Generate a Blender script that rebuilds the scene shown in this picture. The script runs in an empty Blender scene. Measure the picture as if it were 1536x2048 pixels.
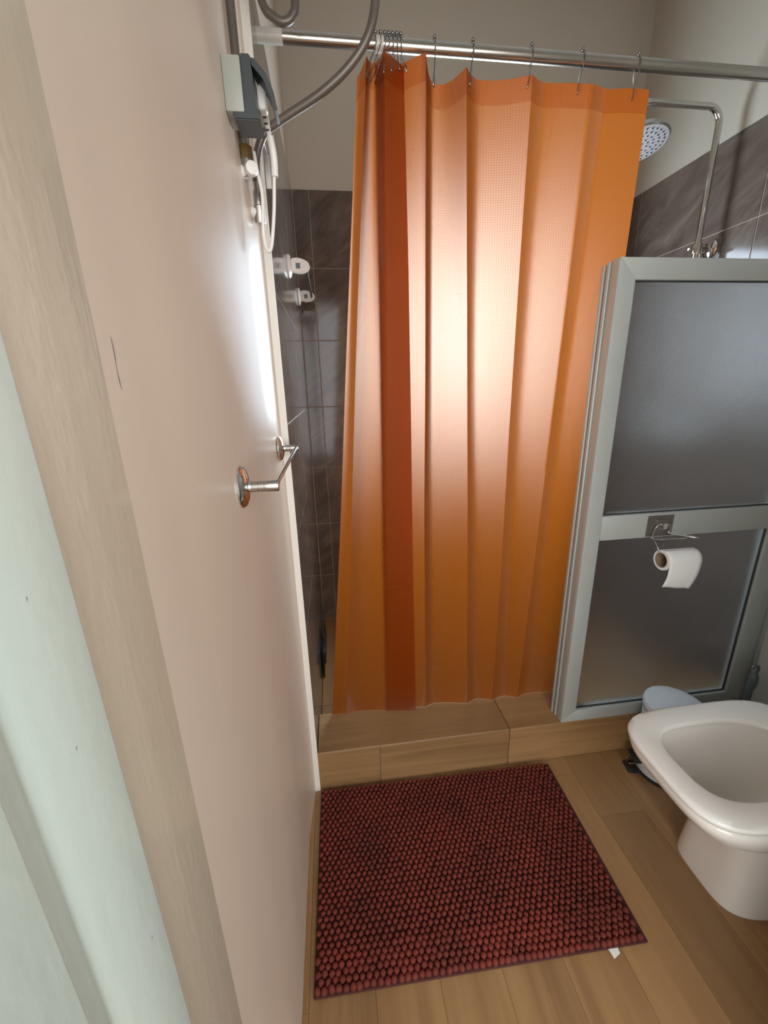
import bpy, bmesh, math, random
from mathutils import Vector, Matrix, noise as mnoise
random.seed(7)
PI = math.pi
scn = bpy.context.scene
COL = scn.collection

# ------------------------------------------------------------------ camera
YAW, PITCH, ROLL = math.radians(6.90), math.radians(16.984), math.radians(-1.434)
FPX = 814.6
cy, sy, cp, sp, cr, sr = math.cos(YAW), math.sin(YAW), math.cos(PITCH), math.sin(PITCH), math.cos(ROLL), math.sin(ROLL)
fwd = Vector((sy*cp, cy*cp, -sp)); rgt = Vector((cy, -sy, 0)); up = rgt.cross(fwd)
r2 = cr*rgt + sr*up; u2 = -sr*rgt + cr*up
cam = bpy.data.cameras.new('camera'); cam_o = bpy.data.objects.new('camera', cam); COL.objects.link(cam_o)
mw = Matrix.Identity(4)
for i in range(3):
    mw[i][0] = r2[i]; mw[i][1] = u2[i]; mw[i][2] = -fwd[i]
mw.translation = Vector((0.14, 0.0, 1.30))
cam_o.matrix_world = mw
cam.sensor_fit = 'HORIZONTAL'; cam.sensor_width = 36.0; cam.lens = 36.0*FPX/1536.0
cam.clip_start = 0.01; cam.clip_end = 50
scn.camera = cam_o

# ------------------------------------------------------------------ world, lights, exposure
WINDOW_STRENGTH = 15.0
w = bpy.data.worlds.new('world'); scn.world = w; w.use_nodes = True
bg = w.node_tree.nodes.get('Background') or w.node_tree.nodes.new('ShaderNodeBackground')
bg.inputs[0].default_value = (0.84, 0.94, 1.0, 1); bg.inputs[1].default_value = 0.45
def area(name, loc, rot, sx, sz, power, color):
    l = bpy.data.lights.new(name, 'AREA'); l.shape = 'RECTANGLE'; l.size = sx; l.size_y = sz
    l.energy = power; l.color = color
    o = bpy.data.objects.new(name, l); COL.objects.link(o); o.location = loc; o.rotation_euler = rot
    return o
# daylight of the bedroom behind the open door
area('bedroom_daylight', (0.66, -1.45, 1.55), (math.radians(90), 0, 0), 2.8, 2.2, 74, (0.96, 0.98, 1.0))
vs = scn.view_settings
vs.view_transform = 'Standard'; vs.look = 'None'; vs.gamma = 1.0; vs.use_curve_mapping = False
vs.exposure = 0.42
scn.cycles.max_bounces = 10; scn.cycles.diffuse_bounces = 5; scn.cycles.glossy_bounces = 4
scn.cycles.transmission_bounces = 8; scn.cycles.transparent_max_bounces = 12
scn.cycles.use_denoising = True
scn.cycles.sample_clamp_indirect = 6.0

# ------------------------------------------------------------------ node helpers and materials
def new_mat(name):
    m = bpy.data.materials.new(name); m.use_nodes = True
    nt = m.node_tree; b = nt.nodes.get('Principled BSDF')
    return m, nt, b
def N(nt, typ, **kw):
    n = nt.nodes.new(typ)
    for k, v in kw.items():
        if k.startswith('i_'): n.inputs[k[2:].replace('_', ' ')].default_value = v
        else: setattr(n, k, v)
    return n
def L(nt, a, b): nt.links.new(a, b)
def ramp(nt, fac, stops):
    r = N(nt, 'ShaderNodeValToRGB')
    e = r.color_ramp.elements
    while len(e) < len(stops): e.new(0.5)
    for x, (p, c) in zip(e, stops): x.position = p; x.color = (*c, 1)
    L(nt, fac, r.inputs[0]); return r.outputs[0]
def mapped(nt, scale, rot=(0, 0, 0), kind='pos'):
    if kind == 'pos':
        src = N(nt, 'ShaderNodeNewGeometry').outputs['Position']
    else:
        src = N(nt, 'ShaderNodeTexCoord').outputs[kind]
    mp = N(nt, 'ShaderNodeMapping'); mp.inputs['Scale'].default_value = scale; mp.inputs['Rotation'].default_value = rot
    L(nt, src, mp.inputs[0]); return mp.outputs[0]
def noise(nt, vec, scale, detail=3, rough=.5, dist=0.0):
    n = N(nt, 'ShaderNodeTexNoise'); n.inputs['Scale'].default_value = scale
    n.inputs['Detail'].default_value = detail; n.inputs['Roughness'].default_value = rough; n.inputs['Distortion'].default_value = dist
    L(nt, vec, n.inputs['Vector']); return n.outputs[0]
def bump(nt, b, h, strength, dist=.001):
    bp = N(nt, 'ShaderNodeBump'); bp.inputs['Strength'].default_value = strength; bp.inputs['Distance'].default_value = dist
    L(nt, h, bp.inputs['Height']); L(nt, bp.outputs[0], b.inputs['Normal'])
def rnd_value(nt, col, amount):
    """slightly different brightness for every piece"""
    oi = N(nt, 'ShaderNodeObjectInfo')
    mr = N(nt, 'ShaderNodeMapRange'); mr.inputs['To Min'].default_value = 1-amount; mr.inputs['To Max'].default_value = 1+amount
    L(nt, oi.outputs['Random'], mr.inputs[0])
    hs = N(nt, 'ShaderNodeHueSaturation'); L(nt, mr.outputs[0], hs.inputs['Value']); L(nt, col, hs.inputs['Color'])
    return hs.outputs[0]
def plain(name, col, rough=.4, metal=0.0, spec=.5, coat=0.0, var=.04, bscale=0, bstr=0):
    m, nt, b = new_mat(name)
    v = noise(nt, mapped(nt, (1, 1, 1)), 9, 3)
    c = ramp(nt, v, [(.3, tuple(x*(1-var) for x in col)), (.7, tuple(min(1, x*(1+var)) for x in col))])
    L(nt, c, b.inputs['Base Color'])
    b.inputs['Roughness'].default_value = rough; b.inputs['Metallic'].default_value = metal
    b.inputs['Specular IOR Level'].default_value = spec; b.inputs['Coat Weight'].default_value = coat
    if bscale: bump(nt, b, noise(nt, mapped(nt, (1, 1, 1)), bscale, 2), bstr)
    return m
def wood_tile(name, along):
    m, nt, b = new_mat(name)
    sc = {'y': (26, 1.6, 26), 'x': (1.6, 26, 26)}[along]
    v = mapped(nt, sc)
    oi = N(nt, 'ShaderNodeObjectInfo'); mu = N(nt, 'ShaderNodeVectorMath', operation='MULTIPLY_ADD')
    L(nt, v, mu.inputs[0]); mu.inputs[1].default_value = (1, 1, 1)
    cb = N(nt, 'ShaderNodeCombineXYZ'); k = N(nt, 'ShaderNodeMath', operation='MULTIPLY'); k.inputs[1].default_value = 37
    L(nt, oi.outputs['Random'], k.inputs[0])
    for i in range(3): L(nt, k.outputs[0], cb.inputs[i])
    L(nt, cb.outputs[0], mu.inputs[2])
    n1 = noise(nt, mu.outputs[0], 1.0, 5, .6, .6)
    big = noise(nt, mapped(nt, tuple(x*.15 for x in sc)), 1.0, 2)
    mx = N(nt, 'ShaderNodeMath', operation='MULTIPLY_ADD'); mx.inputs[1].default_value = .55
    L(nt, big, mx.inputs[0])
    k2 = N(nt, 'ShaderNodeMath', operation='MULTIPLY'); k2.inputs[1].default_value = .5; L(nt, n1, k2.inputs[0]); L(nt, k2.outputs[0], mx.inputs[2])
    c = ramp(nt, mx.outputs[0], [(.30, (.17, .086, .033)), (.48, (.28, .153, .062)), (.62, (.345, .197, .083)), (.80, (.40, .243, .108))])
    L(nt, rnd_value(nt, c, .13), b.inputs['Base Color'])
    b.inputs['Roughness'].default_value = .42
    bump(nt, b, n1, .25, .0008)
    return m
def slate(name):
    m, nt, b = new_mat(name)
    v = mapped(nt, (1, 1, 1), (.5, .65, .4))
    st = N(nt, 'ShaderNodeMapping'); st.inputs['Scale'].default_value = (2.2, 2.2, 9); L(nt, v, st.inputs[0])
    n1 = noise(nt, st.outputs[0], 1.6, 7, .62, 1.2)
    n2 = noise(nt, mapped(nt, (1, 1, 1)), 3.0, 4)
    c = ramp(nt, n1, [(.28, (.084, .061, .048)), (.50, (.133, .099, .079)), (.62, (.172, .130, .105)), (.74, (.235, .185, .155))])
    mix = N(nt, 'ShaderNodeMix', data_type='RGBA', blend_type='MULTIPLY'); mix.inputs[0].default_value = .5
    L(nt, c, mix.inputs[6]); L(nt, ramp(nt, n2, [(.3, (.75, .73, .72)), (.7, (1, 1, 1))]), mix.inputs[7])
    L(nt, rnd_value(nt, mix.outputs[2], .06), b.inputs['Base Color'])
    b.inputs['Roughness'].default_value = .11; b.inputs['Specular IOR Level'].default_value = .34
    bump(nt, b, n1, .16, .001)
    return m
def wall_paint(name, col, rough, var=.03, streak=True, bstr=.15):
    m, nt, b = new_mat(name)
    v = noise(nt, mapped(nt, (1, 5, .7) if streak else (1, 1, 1)), 2.2, 4, .5)
    c = ramp(nt, v, [(.3, tuple(x*(1-var) for x in col)), (.7, tuple(min(1, x*(1+var)) for x in col))])
    L(nt, c, b.inputs['Base Color'])
    b.inputs['Roughness'].default_value = rough; b.inputs['Specular IOR Level'].default_value = .5
    bump(nt, b, noise(nt, mapped(nt, (1, 1, .35)), 140, 3, .5), bstr, .0006)
    return m

M = {}
M['paint_left'] = wall_paint('left wall gloss paint', (.615, .495, .395), .42)
_nt = M['paint_left'].node_tree; _b = _nt.nodes['Principled BSDF']
_sp = N(_nt, 'ShaderNodeSeparateXYZ'); L(_nt, N(_nt, 'ShaderNodeNewGeometry').outputs['Position'], _sp.inputs[0])
_mr = N(_nt, 'ShaderNodeMapRange', interpolation_type='SMOOTHSTEP'); _mr.inputs['From Min'].default_value = .70; _mr.inputs['From Max'].default_value = 1.0
_mr.inputs['To Min'].default_value = .42; _mr.inputs['To Max'].default_value = .29
L(_nt, _sp.outputs[1], _mr.inputs[0]); L(_nt, _mr.outputs[0], _b.inputs['Roughness'])
M['paint_return'] = wall_paint('plaster return paint', (.60, .52, .40), .17, bstr=.5)
M['paint_matt'] = wall_paint('shower wall paint', (.50, .445, .36), .55, streak=False)
M['paint_right'] = wall_paint('right wall paint', (.62, .61, .56), .5, streak=False)
M['paint_edge'] = wall_paint('plaster edge paint', (.70, .64, .56), .5, streak=False)
M['jamb'] = wall_paint('door frame gloss paint', (.66, .74, .66), .22, bstr=.35)
M['ceiling'] = plain('ceiling paint', (.75, .73, .68), .7)
M['slate'] = slate('polished slate tile')
M['grout'] = plain('pale grout', (.36, .28, .21), .8, var=.15)
M['floor_grout'] = plain('brown floor grout', (.30, .20, .115), .85, var=.15)
M['plank'] = wood_tile('wood look floor tile', 'y')
M['curbwood'] = wood_tile('wood look curb tile', 'x')
M['alu'] = plain('anodised aluminium', (.46, .475, .44), .40, .30, var=.02)
M['alu_dark'] = plain('dark rubber gasket', (.03, .03, .03), .6)
M['chrome'] = plain('chrome', (.70, .69, .67), .10, 1.0, var=.02)
M['chrome_worn'] = plain('worn brushed chrome', (.45, .42, .39), .32, 1.0, var=.2, bscale=120, bstr=.15)
M['steel_rod'] = plain('steel rod', (.50, .46, .41), .24, 1.0, var=.04)
M['wire'] = plain('wire steel', (.30, .28, .26), .3, 1.0)
M['hose'] = plain('ribbed grey hose', (.13, .105, .085), .38, .35, var=.12)
M['brass'] = plain('tarnished brass', (.20, .13, .05), .5, .8, var=.3)
M['white_plastic'] = plain('white plastic', (.72, .68, .63), .35)
M['clear_plastic'] = plain('milky plastic', (.62, .56, .49), .3)
M['box_grey'] = plain('grey switch box', (.33, .33, .28), .45)
M['box_dark'] = plain('dark grey cover', (.045, .052, .052), .4)
M['ceramic'] = plain('toilet ceramic', (.84, .79, .72), .09, coat=.3, var=.008)
M['seat'] = plain('toilet seat plastic', (.90, .87, .81), .16, var=.008)
M['bin'] = plain('bin enamel', (.72, .76, .80), .22)
M['black'] = plain('black plastic', (.015, .015, .016), .4)
M['paper'] = plain('tissue paper', (.83, .81, .78), .9, var=.03, bscale=500, bstr=.2)
M['card'] = plain('cardboard core', (.28, .20, .13), .9)
M['mat'] = plain('chenille yarn', (.135, .016, .007), .85, var=.25, bscale=900, bstr=.5)
M['mat_base'] = plain('mat backing', (.06, .012, .008), .9)
M['tag'] = plain('woven label', (.70, .68, .62), .8)
M['scuff'] = plain('scuff', (.16, .11, .10), .8)
M['brush'] = plain('slate grey plastic', (.10, .12, .13), .4)
M['plate'] = plain('hook pad film', (.20, .17, .15), .25, .6)
M['head_white'] = plain('shower face plastic', (.55, .53, .54), .35)
M['headchrome'] = plain('shower head shell', (.55, .55, .54), .25, .8)

def glass_mat():
    m, nt, b = new_mat('frosted glass')
    b.inputs['Base Color'].default_value = (.80, .82, .83, 1)
    b.inputs['Transmission Weight'].default_value = 1.0
    b.inputs['IOR'].default_value = 1.45
    b.inputs['Roughness'].default_value = .33
    n = noise(nt, mapped(nt, (1, 1, 1)), 330, 2)
    bump(nt, b, n, .7, .0015)
    c = ramp(nt, noise(nt, mapped(nt, (1, 1, 1)), 4, 3), [(.3, (.80, .80, .79)), (.7, (.87, .87, .86))])
    L(nt, c, b.inputs['Base Color'])
    return m
M['frosted'] = glass_mat()

def pane_mat():
    m, nt, b = new_mat('daylit window pane')
    nt.nodes.remove(b)
    e = N(nt, 'ShaderNodeEmission'); e.inputs[1].default_value = WINDOW_STRENGTH
    c = ramp(nt, noise(nt, mapped(nt, (1, 1, 1)), 60, 2), [(.3, (.66, .83, 1.0)), (.7, (.72, .87, 1.0))])
    L(nt, c, e.inputs[0])
    L(nt, e.outputs[0], nt.nodes['Material Output'].inputs[0])
    return m
M['pane'] = pane_mat()

def curtain_mat(name, dens):
    m, nt, b = new_mat(name)
    nt.nodes.remove(b)
    out = nt.nodes['Material Output']
    uv = N(nt, 'ShaderNodeUVMap').outputs[0]
    sep = N(nt, 'ShaderNodeSeparateXYZ'); L(nt, uv, sep.inputs[0])
    def s(i):
        a = N(nt, 'ShaderNodeMath', operation='MULTIPLY'); a.inputs[1].default_value = 2*PI/.0052; L(nt, sep.outputs[i], a.inputs[0])
        c = N(nt, 'ShaderNodeMath', operation='SINE'); L(nt, a.outputs[0], c.inputs[0]); return c.outputs[0]
    mx = N(nt, 'ShaderNodeMath', operation='MAXIMUM'); L(nt, s(0), mx.inputs[0]); L(nt, s(1), mx.inputs[1])
    bp = N(nt, 'ShaderNodeBump'); bp.inputs['Strength'].default_value = .35; bp.inputs['Distance'].default_value = .0008
    L(nt, mx.outputs[0], bp.inputs['Height'])
    fac = N(nt, 'ShaderNodeMapRange'); fac.inputs['From Min'].default_value = -.3; fac.inputs['From Max'].default_value = 1
    L(nt, mx.outputs[0], fac.inputs[0])
    col = ramp(nt, fac.outputs[0], [(0, tuple(x**dens for x in (.58, .150, .012))), (1, tuple(x**dens for x in (.50, .118, .006)))])
    tr = N(nt, 'ShaderNodeBsdfTranslucent'); L(nt, col, tr.inputs[0])
    df = N(nt, 'ShaderNodeBsdfDiffuse'); df.inputs[0].default_value = (.60, .13, .004, 1); L(nt, bp.outputs[0], df.inputs['Normal'])
    m1 = N(nt, 'ShaderNodeMixShader'); m1.inputs[0].default_value = .74; L(nt, df.outputs[0], m1.inputs[1]); L(nt, tr.outputs[0], m1.inputs[2])
    rf = N(nt, 'ShaderNodeBsdfRefraction'); rf.inputs['Color'].default_value = (1.0, .77, .61, 1)
    rf.inputs['IOR'].default_value = 2.0; rf.inputs['Roughness'].default_value = .88
    m2 = N(nt, 'ShaderNodeMixShader'); fm = N(nt, 'ShaderNodeMapRange'); fm.inputs['To Min'].default_value = .50; fm.inputs['To Max'].default_value = .32; L(nt, fac.outputs[0], fm.inputs[0]); L(nt, fm.outputs[0], m2.inputs[0]); L(nt, m1.outputs[0], m2.inputs[1]); L(nt, rf.outputs[0], m2.inputs[2])
    gl = N(nt, 'ShaderNodeBsdfGlossy'); gl.inputs['Roughness'].default_value = .32; L(nt, bp.outputs[0], gl.inputs['Normal'])
    lw = N(nt, 'ShaderNodeFresnel'); lw.inputs[0].default_value = 1.4
    m3 = N(nt, 'ShaderNodeMixShader'); lk = N(nt, 'ShaderNodeMath', operation='MULTIPLY'); lk.inputs[1].default_value = .16; L(nt, lw.outputs[0], lk.inputs[0]); L(nt, lk.outputs[0], m3.inputs[0]); L(nt, m2.outputs[0], m3.inputs[1]); L(nt, gl.outputs[0], m3.inputs[2])
    L(nt, m3.outputs[0], out.inputs[0])
    return m
M['curtain'] = curtain_mat('orange waffle vinyl', 1.0)
M['curtain_hem'] = curtain_mat('orange vinyl hem', 1.0)
_nt = M['curtain_hem'].node_tree; _out = _nt.nodes['Material Output']; _src = _out.inputs[0].links[0].from_socket
_tp = N(_nt, 'ShaderNodeBsdfTransparent'); _tp.inputs[0].default_value = (1, .88, .80, 1); _mx = N(_nt, 'ShaderNodeMixShader'); _mx.inputs[0].default_value = .22
L(_nt, _tp.outputs[0], _mx.inputs[1]); L(_nt, _src, _mx.inputs[2]); L(_nt, _mx.outputs[0], _out.inputs[0])

# ------------------------------------------------------------------ mesh helpers
def bm_box(bm, a, b, bev=0.0, seg=2):
    x0, y0, z0 = a; x1, y1, z1 = b
    t = bmesh.new(); bmesh.ops.create_cube(t, size=1)
    for v in t.verts:
        v.co = Vector(((x0+x1)/2+v.co.x*(x1-x0), (y0+y1)/2+v.co.y*(y1-y0), (z0+z1)/2+v.co.z*(z1-z0)))
    if bev:
        bmesh.ops.bevel(t, geom=t.edges[:], offset=bev, segments=seg, profile=.5, affect='EDGES')
    merge(bm, t)
def merge(bm, t):
    me = bpy.data.meshes.new('tmp'); t.to_mesh(me); t.free(); bm.from_mesh(me); bpy.data.meshes.remove(me)
def bm_tube(bm, pts, r, seg=12, cap=True, closed=False):
    pts = [Vector(p) for p in pts]; n = len(pts)
    rr = r if isinstance(r, (list, tuple)) else [r]*n
    def tang(i):
        if closed: return (pts[(i+1) % n]-pts[i-1]).normalized()
        return (pts[min(i+1, n-1)]-pts[max(i-1, 0)]).normalized()
    t0 = tang(0); ref = Vector((0, 0, 1)) if abs(t0.z) < .9 else Vector((1, 0, 0))
    nx = t0.cross(ref).normalized(); rings = []
    for i in range(n):
        t = tang(i); nx = (nx - t*nx.dot(t)).normalized(); ny = t.cross(nx)
        rings.append([bm.verts.new(pts[i]+(nx*math.cos(2*PI*k/seg)+ny*math.sin(2*PI*k/seg))*rr[i]) for k in range(seg)])
    for i in range(n if closed else n-1):
        a, b = rings[i], rings[(i+1) % n]
        for k in range(seg): bm.faces.new((a[k], a[(k+1) % seg], b[(k+1) % seg], b[k]))
    if cap and not closed:
        bm.faces.new(rings[0][::-1]); bm.faces.new(rings[-1])
def bm_lathe(bm, prof, mat=Matrix.Identity(4), seg=32):
    """prof: list of (r, h) along local z"""
    rings = []
    for r, h in prof:
        if r < 1e-6: rings.append([bm.verts.new(mat @ Vector((0, 0, h)))])
        else: rings.append([bm.verts.new(mat @ Vector((r*math.cos(2*PI*k/seg), r*math.sin(2*PI*k/seg), h))) for k in range(seg)])
    for a, b in zip(rings, rings[1:]):
        if len(a) == 1 and len(b) == 1: continue
        for k in range(seg):
            k2 = (k+1) % seg
            if len(a) == 1: bm.faces.new((a[0], b[k2], b[k]))
            elif len(b) == 1: bm.faces.new((a[k], a[k2], b[0]))
            else: bm.faces.new((a[k], a[k2], b[k2], b[k]))
def bm_loft(bm, loops, closed_ends=(True, True), wrap=False):
    rings = [[bm.verts.new(p) for p in lp] for lp in loops]
    n = len(rings[0]); m = len(rings)
    for i in range(m if wrap else m-1):
        a, b = rings[i], rings[(i+1) % m]
        for k in range(n): bm.faces.new((a[k], a[(k+1) % n], b[(k+1) % n], b[k]))
    if not wrap:
        if closed_ends[0]: bm.faces.new(rings[0][::-1])
        if closed_ends[1]: bm.faces.new(rings[-1])
def axis_mat(loc, direction):
    q = Vector((0, 0, 1)).rotation_difference(Vector(direction).normalized())
    return Matrix.Translation(Vector(loc)) @ q.to_matrix().to_4x4()
def bez(pts, sub=8):
    """Catmull-Rom through points"""
    P = [Vector(p) for p in pts]; P = [P[0]*2-P[1]] + P + [P[-1]*2-P[-2]]; out = []
    for i in range(1, len(P)-2):
        for k in range(sub):
            t = k/sub; a, b, c, d = P[i-1], P[i], P[i+1], P[i+2]
            out.append(.5*((2*b)+(c-a)*t+(2*a-5*b+4*c-d)*t*t+(3*b-a-3*c+d)*t**3))
    out.append(P[-2]); return out
def obj(name, bm, mat, parent=None, smooth=False, angle=35):
    me = bpy.data.meshes.new(name)
    bmesh.ops.recalc_face_normals(bm, faces=bm.faces[:])
    bm.to_mesh(me); bm.free(); me.materials.append(M[mat])
    if smooth:
        me.polygons.foreach_set('use_smooth', [True]*len(me.polygons))
        if angle < 180: me.set_sharp_from_angle(angle=math.radians(angle))
    o = bpy.data.objects.new(name, me); COL.objects.link(o)
    if parent is not None: put(o, parent)
    return o
def put(o, parent):
    """parent a part that was modelled in world coordinates"""
    o.parent = parent
    o.matrix_parent_inverse = Matrix.Translation(-Vector(parent.location))
def tag(o, label, cat=None, group=None, kind=None):
    o['label'] = label
    if cat: o['category'] = cat
    if group: o['group'] = group
    if kind: o['kind'] = kind
    return o
def thing(name, loc, label, cat, group=None):
    o = bpy.data.objects.new(name, None); COL.objects.link(o); o.location = loc
    o.empty_display_size = .05
    return tag(o, label, cat, group)
def box_obj(name, a, b, mat, parent=None, bev=0.0, smooth=False):
    bm = bmesh.new(); bm_box(bm, a, b, bev); return obj(name, bm, mat, parent, smooth or bev > 0)
def boxes_obj(name, lst, mat, parent=None, bev=0.0):
    bm = bmesh.new()
    for a, b in lst: bm_box(bm, a, b, bev)
    return obj(name, bm, mat, parent, bev > 0)
def tube_obj(name, pts, r, mat, parent=None, seg=12, closed=False):
    bm = bmesh.new(); bm_tube(bm, pts, r, seg, closed=closed); return obj(name, bm, mat, parent, True, 50)
def lathe_obj(name, prof, mtx, mat, parent=None, seg=32):
    bm = bmesh.new(); bm_lathe(bm, prof, mtx, seg); return obj(name, bm, mat, parent, True, 40)

PIECES = {}
def piece(name, mat, parent, origin, ua, va, na, du, dv, th, inset=.0010):
    """one tile / plank: a slab with chamfered face, mesh shared between alike pieces"""
    key = (mat, round(du, 4), round(dv, 4), round(th, 4), inset)
    me = PIECES.get(key)
    if me is None:
        a, b, c, d = -du/2, du/2, -dv/2, dv/2; i = inset
        vs_ = [(a, c, 0), (b, c, 0), (b, d, 0), (a, d, 0),
               (a, c, th-i), (b, c, th-i), (b, d, th-i), (a, d, th-i),
               (a+i, c+i, th), (b-i, c+i, th), (b-i, d-i, th), (a+i, d-i, th)]
        fs = [(3, 2, 1, 0)]
        for k in range(4):
            k2 = (k+1) % 4
            fs += [(k, k2, 4+k2, 4+k), (4+k, 4+k2, 8+k2, 8+k)]
        fs.append((8, 9, 10, 11))
        me = bpy.data.meshes.new(name); me.from_pydata(vs_, [], fs); me.update(); me.materials.append(M[mat]); PIECES[key] = me
    o = bpy.data.objects.new(name, me); COL.objects.link(o)
    ua, va, na = Vector(ua), Vector(va), Vector(na)
    mt = Matrix.Identity(4)
    for r in range(3): mt[r][0] = ua[r]; mt[r][1] = va[r]; mt[r][2] = na[r]
    mt.translation = Vector(origin)
    o.parent = parent; o.matrix_parent_inverse = Matrix.Translation(-Vector(parent.location)); o.matrix_basis = mt
    return o
def subtract(r, h):
    """rectangle minus rectangle -> rectangles"""
    u0, u1, v0, v1 = r; a0, a1, b0, b1 = h
    if a1 <= u0 or a0 >= u1 or b1 <= v0 or b0 >= v1: return [r]
    out = []
    if a0 > u0: out.append((u0, a0, v0, v1))
    if a1 < u1: out.append((a1, u1, v0, v1))
    m0, m1 = max(u0, a0), min(u1, a1)
    if b0 > v0: out.append((m0, m1, v0, b0))
    if b1 < v1: out.append((m0, m1, b1, v1))
    return out
def tile_field(name, mat, parent, base, ua, va, na, ucuts, vcuts, th, gap, hole=None):
    ua, va, na, base = Vector(ua), Vector(va), Vector(na), Vector(base)
    if ua.cross(va).dot(na) < 0: flip = True
    else: flip = False
    for u0, u1 in zip(ucuts, ucuts[1:]):
        for v0, v1 in zip(vcuts, vcuts[1:]):
            for (a, b, c, d) in (subtract((u0, u1, v0, v1), hole) if hole else [(u0, u1, v0, v1)]):
                if b-a < .012 or d-c < .012: continue
                org = base + ua*((a+b)/2) + va*((c+d)/2)
                if flip: piece(name, mat, parent, org, va, ua, na, d-c-gap, b-a-gap, th)
                else: piece(name, mat, parent, org, ua, va, na, b-a-gap, d-c-gap, th)

# ------------------------------------------------------------------ room dimensions (metres)
W = 1.61          # right wall
YC = 1.067        # front of the shower curb / glass partition
YB = 2.10         # shower back wall
XT = 0.030        # face of the tiles on the left shower wall
ZC = 2.90         # ceiling
ZT = 2.122        # top of the wall tiles
CURB = 0.158
SF = 0.030        # shower floor
WIN = (0.46, 1.10, 1.12, 1.97)   # window opening, widened at the right to light the curtain: x0 x1 z0 z1
ROWS = [SF, 0.307, 0.610, 0.913, 1.216, 1.519, 1.822, ZT]

# floor -------------------------------------------------------------
floor = box_obj('floor', (-.1, -2.6, -.08), (W+.1, YC+.02, -.008), 'floor_grout')
tag(floor, 'brown wood-look tiled bathroom floor', kind='structure')
PW = .148
edges_x = [0.014+PW*k for k in range(-1, 12)]
for i, (a, b) in enumerate(zip(edges_x, edges_x[1:])):
    a = max(a, -.0); b = min(b, W)
    if b-a < .01: continue
    off = {7: .85, 6: .10, 5: .62, 4: -.05, 3: .37, 2: .80, 1: .22, 0: .55, 8: .30, 9: .7, 10: .1, 11: .5}.get(i, .3)
    cuts = sorted(set([YC+.01] + [off-.9*k for k in range(-1, 3) if off-.9*k < YC-.03 and off-.9*k > -1.0] + [-1.0]))
    for y0, y1 in zip(cuts, cuts[1:]):
        piece('plank', 'plank', floor, ((a+b)/2, (y0+y1)/2, -.008), (1, 0, 0), (0, 1, 0), (0, 0, 1), b-a-.0006, y1-y0-.0006, .008, .0002)

# left wall -----------------------------------------------------------
bm = bmesh.new()
bm_box(bm, (-.12, .285, -.02), (0, .905, ZC)); bm_box(bm, (-.12, .905, -.02), (-.002, YC, ZC))
bm_box(bm, (-.12, YC, -.02), (XT-.008, YB+.1, ZC))
wall_left = obj('wall_left', bm, 'paint_left')
tag(wall_left, 'glossy cream-painted left wall running into the shower', kind='structure')
e = box_obj('plaster_edge', (-.002, YC-.0008, 0), (XT-.0005, YC+.004, ZT), 'paint_edge', wall_left)
# glossy plaster swelling out towards the tile edge
bm = bmesh.new()
q = [(.013*(k/12)**2*(3-2*k/12)*.5+.013*.5*(k/12)**2, .905+(YC-.0006-.905)*k/12) for k in range(13)]
lo = [bm.verts.new((x, y, 0)) for x, y in q]; hi = [bm.verts.new((x, y, ZC)) for x, y in q]
bl = [bm.verts.new((-.01, q[-1][1], 0)), bm.verts.new((-.01, q[0][1], 0))]; bh = [bm.verts.new((-.01, q[-1][1], ZC)), bm.verts.new((-.01, q[0][1], ZC))]
for k in range(12): bm.faces.new((lo[k], lo[k+1], hi[k+1], hi[k]))
bm.faces.new((lo[-1], bl[0], bh[0], hi[-1])); bm.faces.new((bl[0], bl[1], bh[1], bh[0])); bm.faces.new((bl[1], lo[0], hi[0], bh[1]))
bm.faces.new(lo+bl); bm.faces.new(hi+bh)
obj('plaster_swell', bm, 'paint_left', wall_left, True, 30)
# plaster return beside the door frame, slightly out of plane
bm = bmesh.new()
q = [(.0105, .170), (.0095, .200), (.0068, .235), (.0035, .265), (.0002, .290)]
for z in (0, 1): pass
lo = [bm.verts.new((x, y, 0)) for x, y in q]; hi = [bm.verts.new((x, y, ZC)) for x, y in q]
lb = [bm.verts.new((-.11, q[0][1], 0)), bm.verts.new((-.11, q[-1][1], 0))]
hb = [bm.verts.new((-.11, q[0][1], ZC)), bm.verts.new((-.11, q[-1][1], ZC))]
for k in range(len(q)-1): bm.faces.new((lo[k], lo[k+1], hi[k+1], hi[k]))
bm.faces.new((lb[0], lo[0], hi[0], hb[0])); bm.faces.new((lo[-1], lb[1], hb[1], hi[-1])); bm.faces.new((lb[1], lb[0], hb[0], hb[1]))
bm.faces.new(lo+[lb[1], lb[0]]); bm.faces.new(hi+[hb[1], hb[0]])
tag(obj('plaster_return', bm, 'paint_return', wall_left), 'ochre-tinted plaster margin beside the door frame')
# scuff on the paint
bm = bmesh.new()
sc = [(.3085, 1.336, .0002), (.3090, 1.328, .0005), (.3080, 1.316, .0002), (.3082, 1.309, .0005), (.3088, 1.303, .0002)]
for (y, z, r), (y2, z2, r2_) in zip(sc, sc[1:]):
    bm.faces.new([bm.verts.new(p) for p in ((.0004, y-r, z), (.0004, y+r, z), (.0004, y2+r2_, z2), (.0004, y2-r2_, z2))])
obj('scuff', bm, 'scuff', wall_left)
g = box_obj('grout', (XT-.009, YC+.003, 0), (XT-.0015, YB, ZT-.002), 'grout', wall_left)
tile_field('tile', 'slate', wall_left, (XT-.0065, 0, 0), (0, 1, 0), (0, 0, 1), (1, 0, 0), [YC+.003, 1.50, YB-.001], ROWS, .0065, .003)

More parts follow.
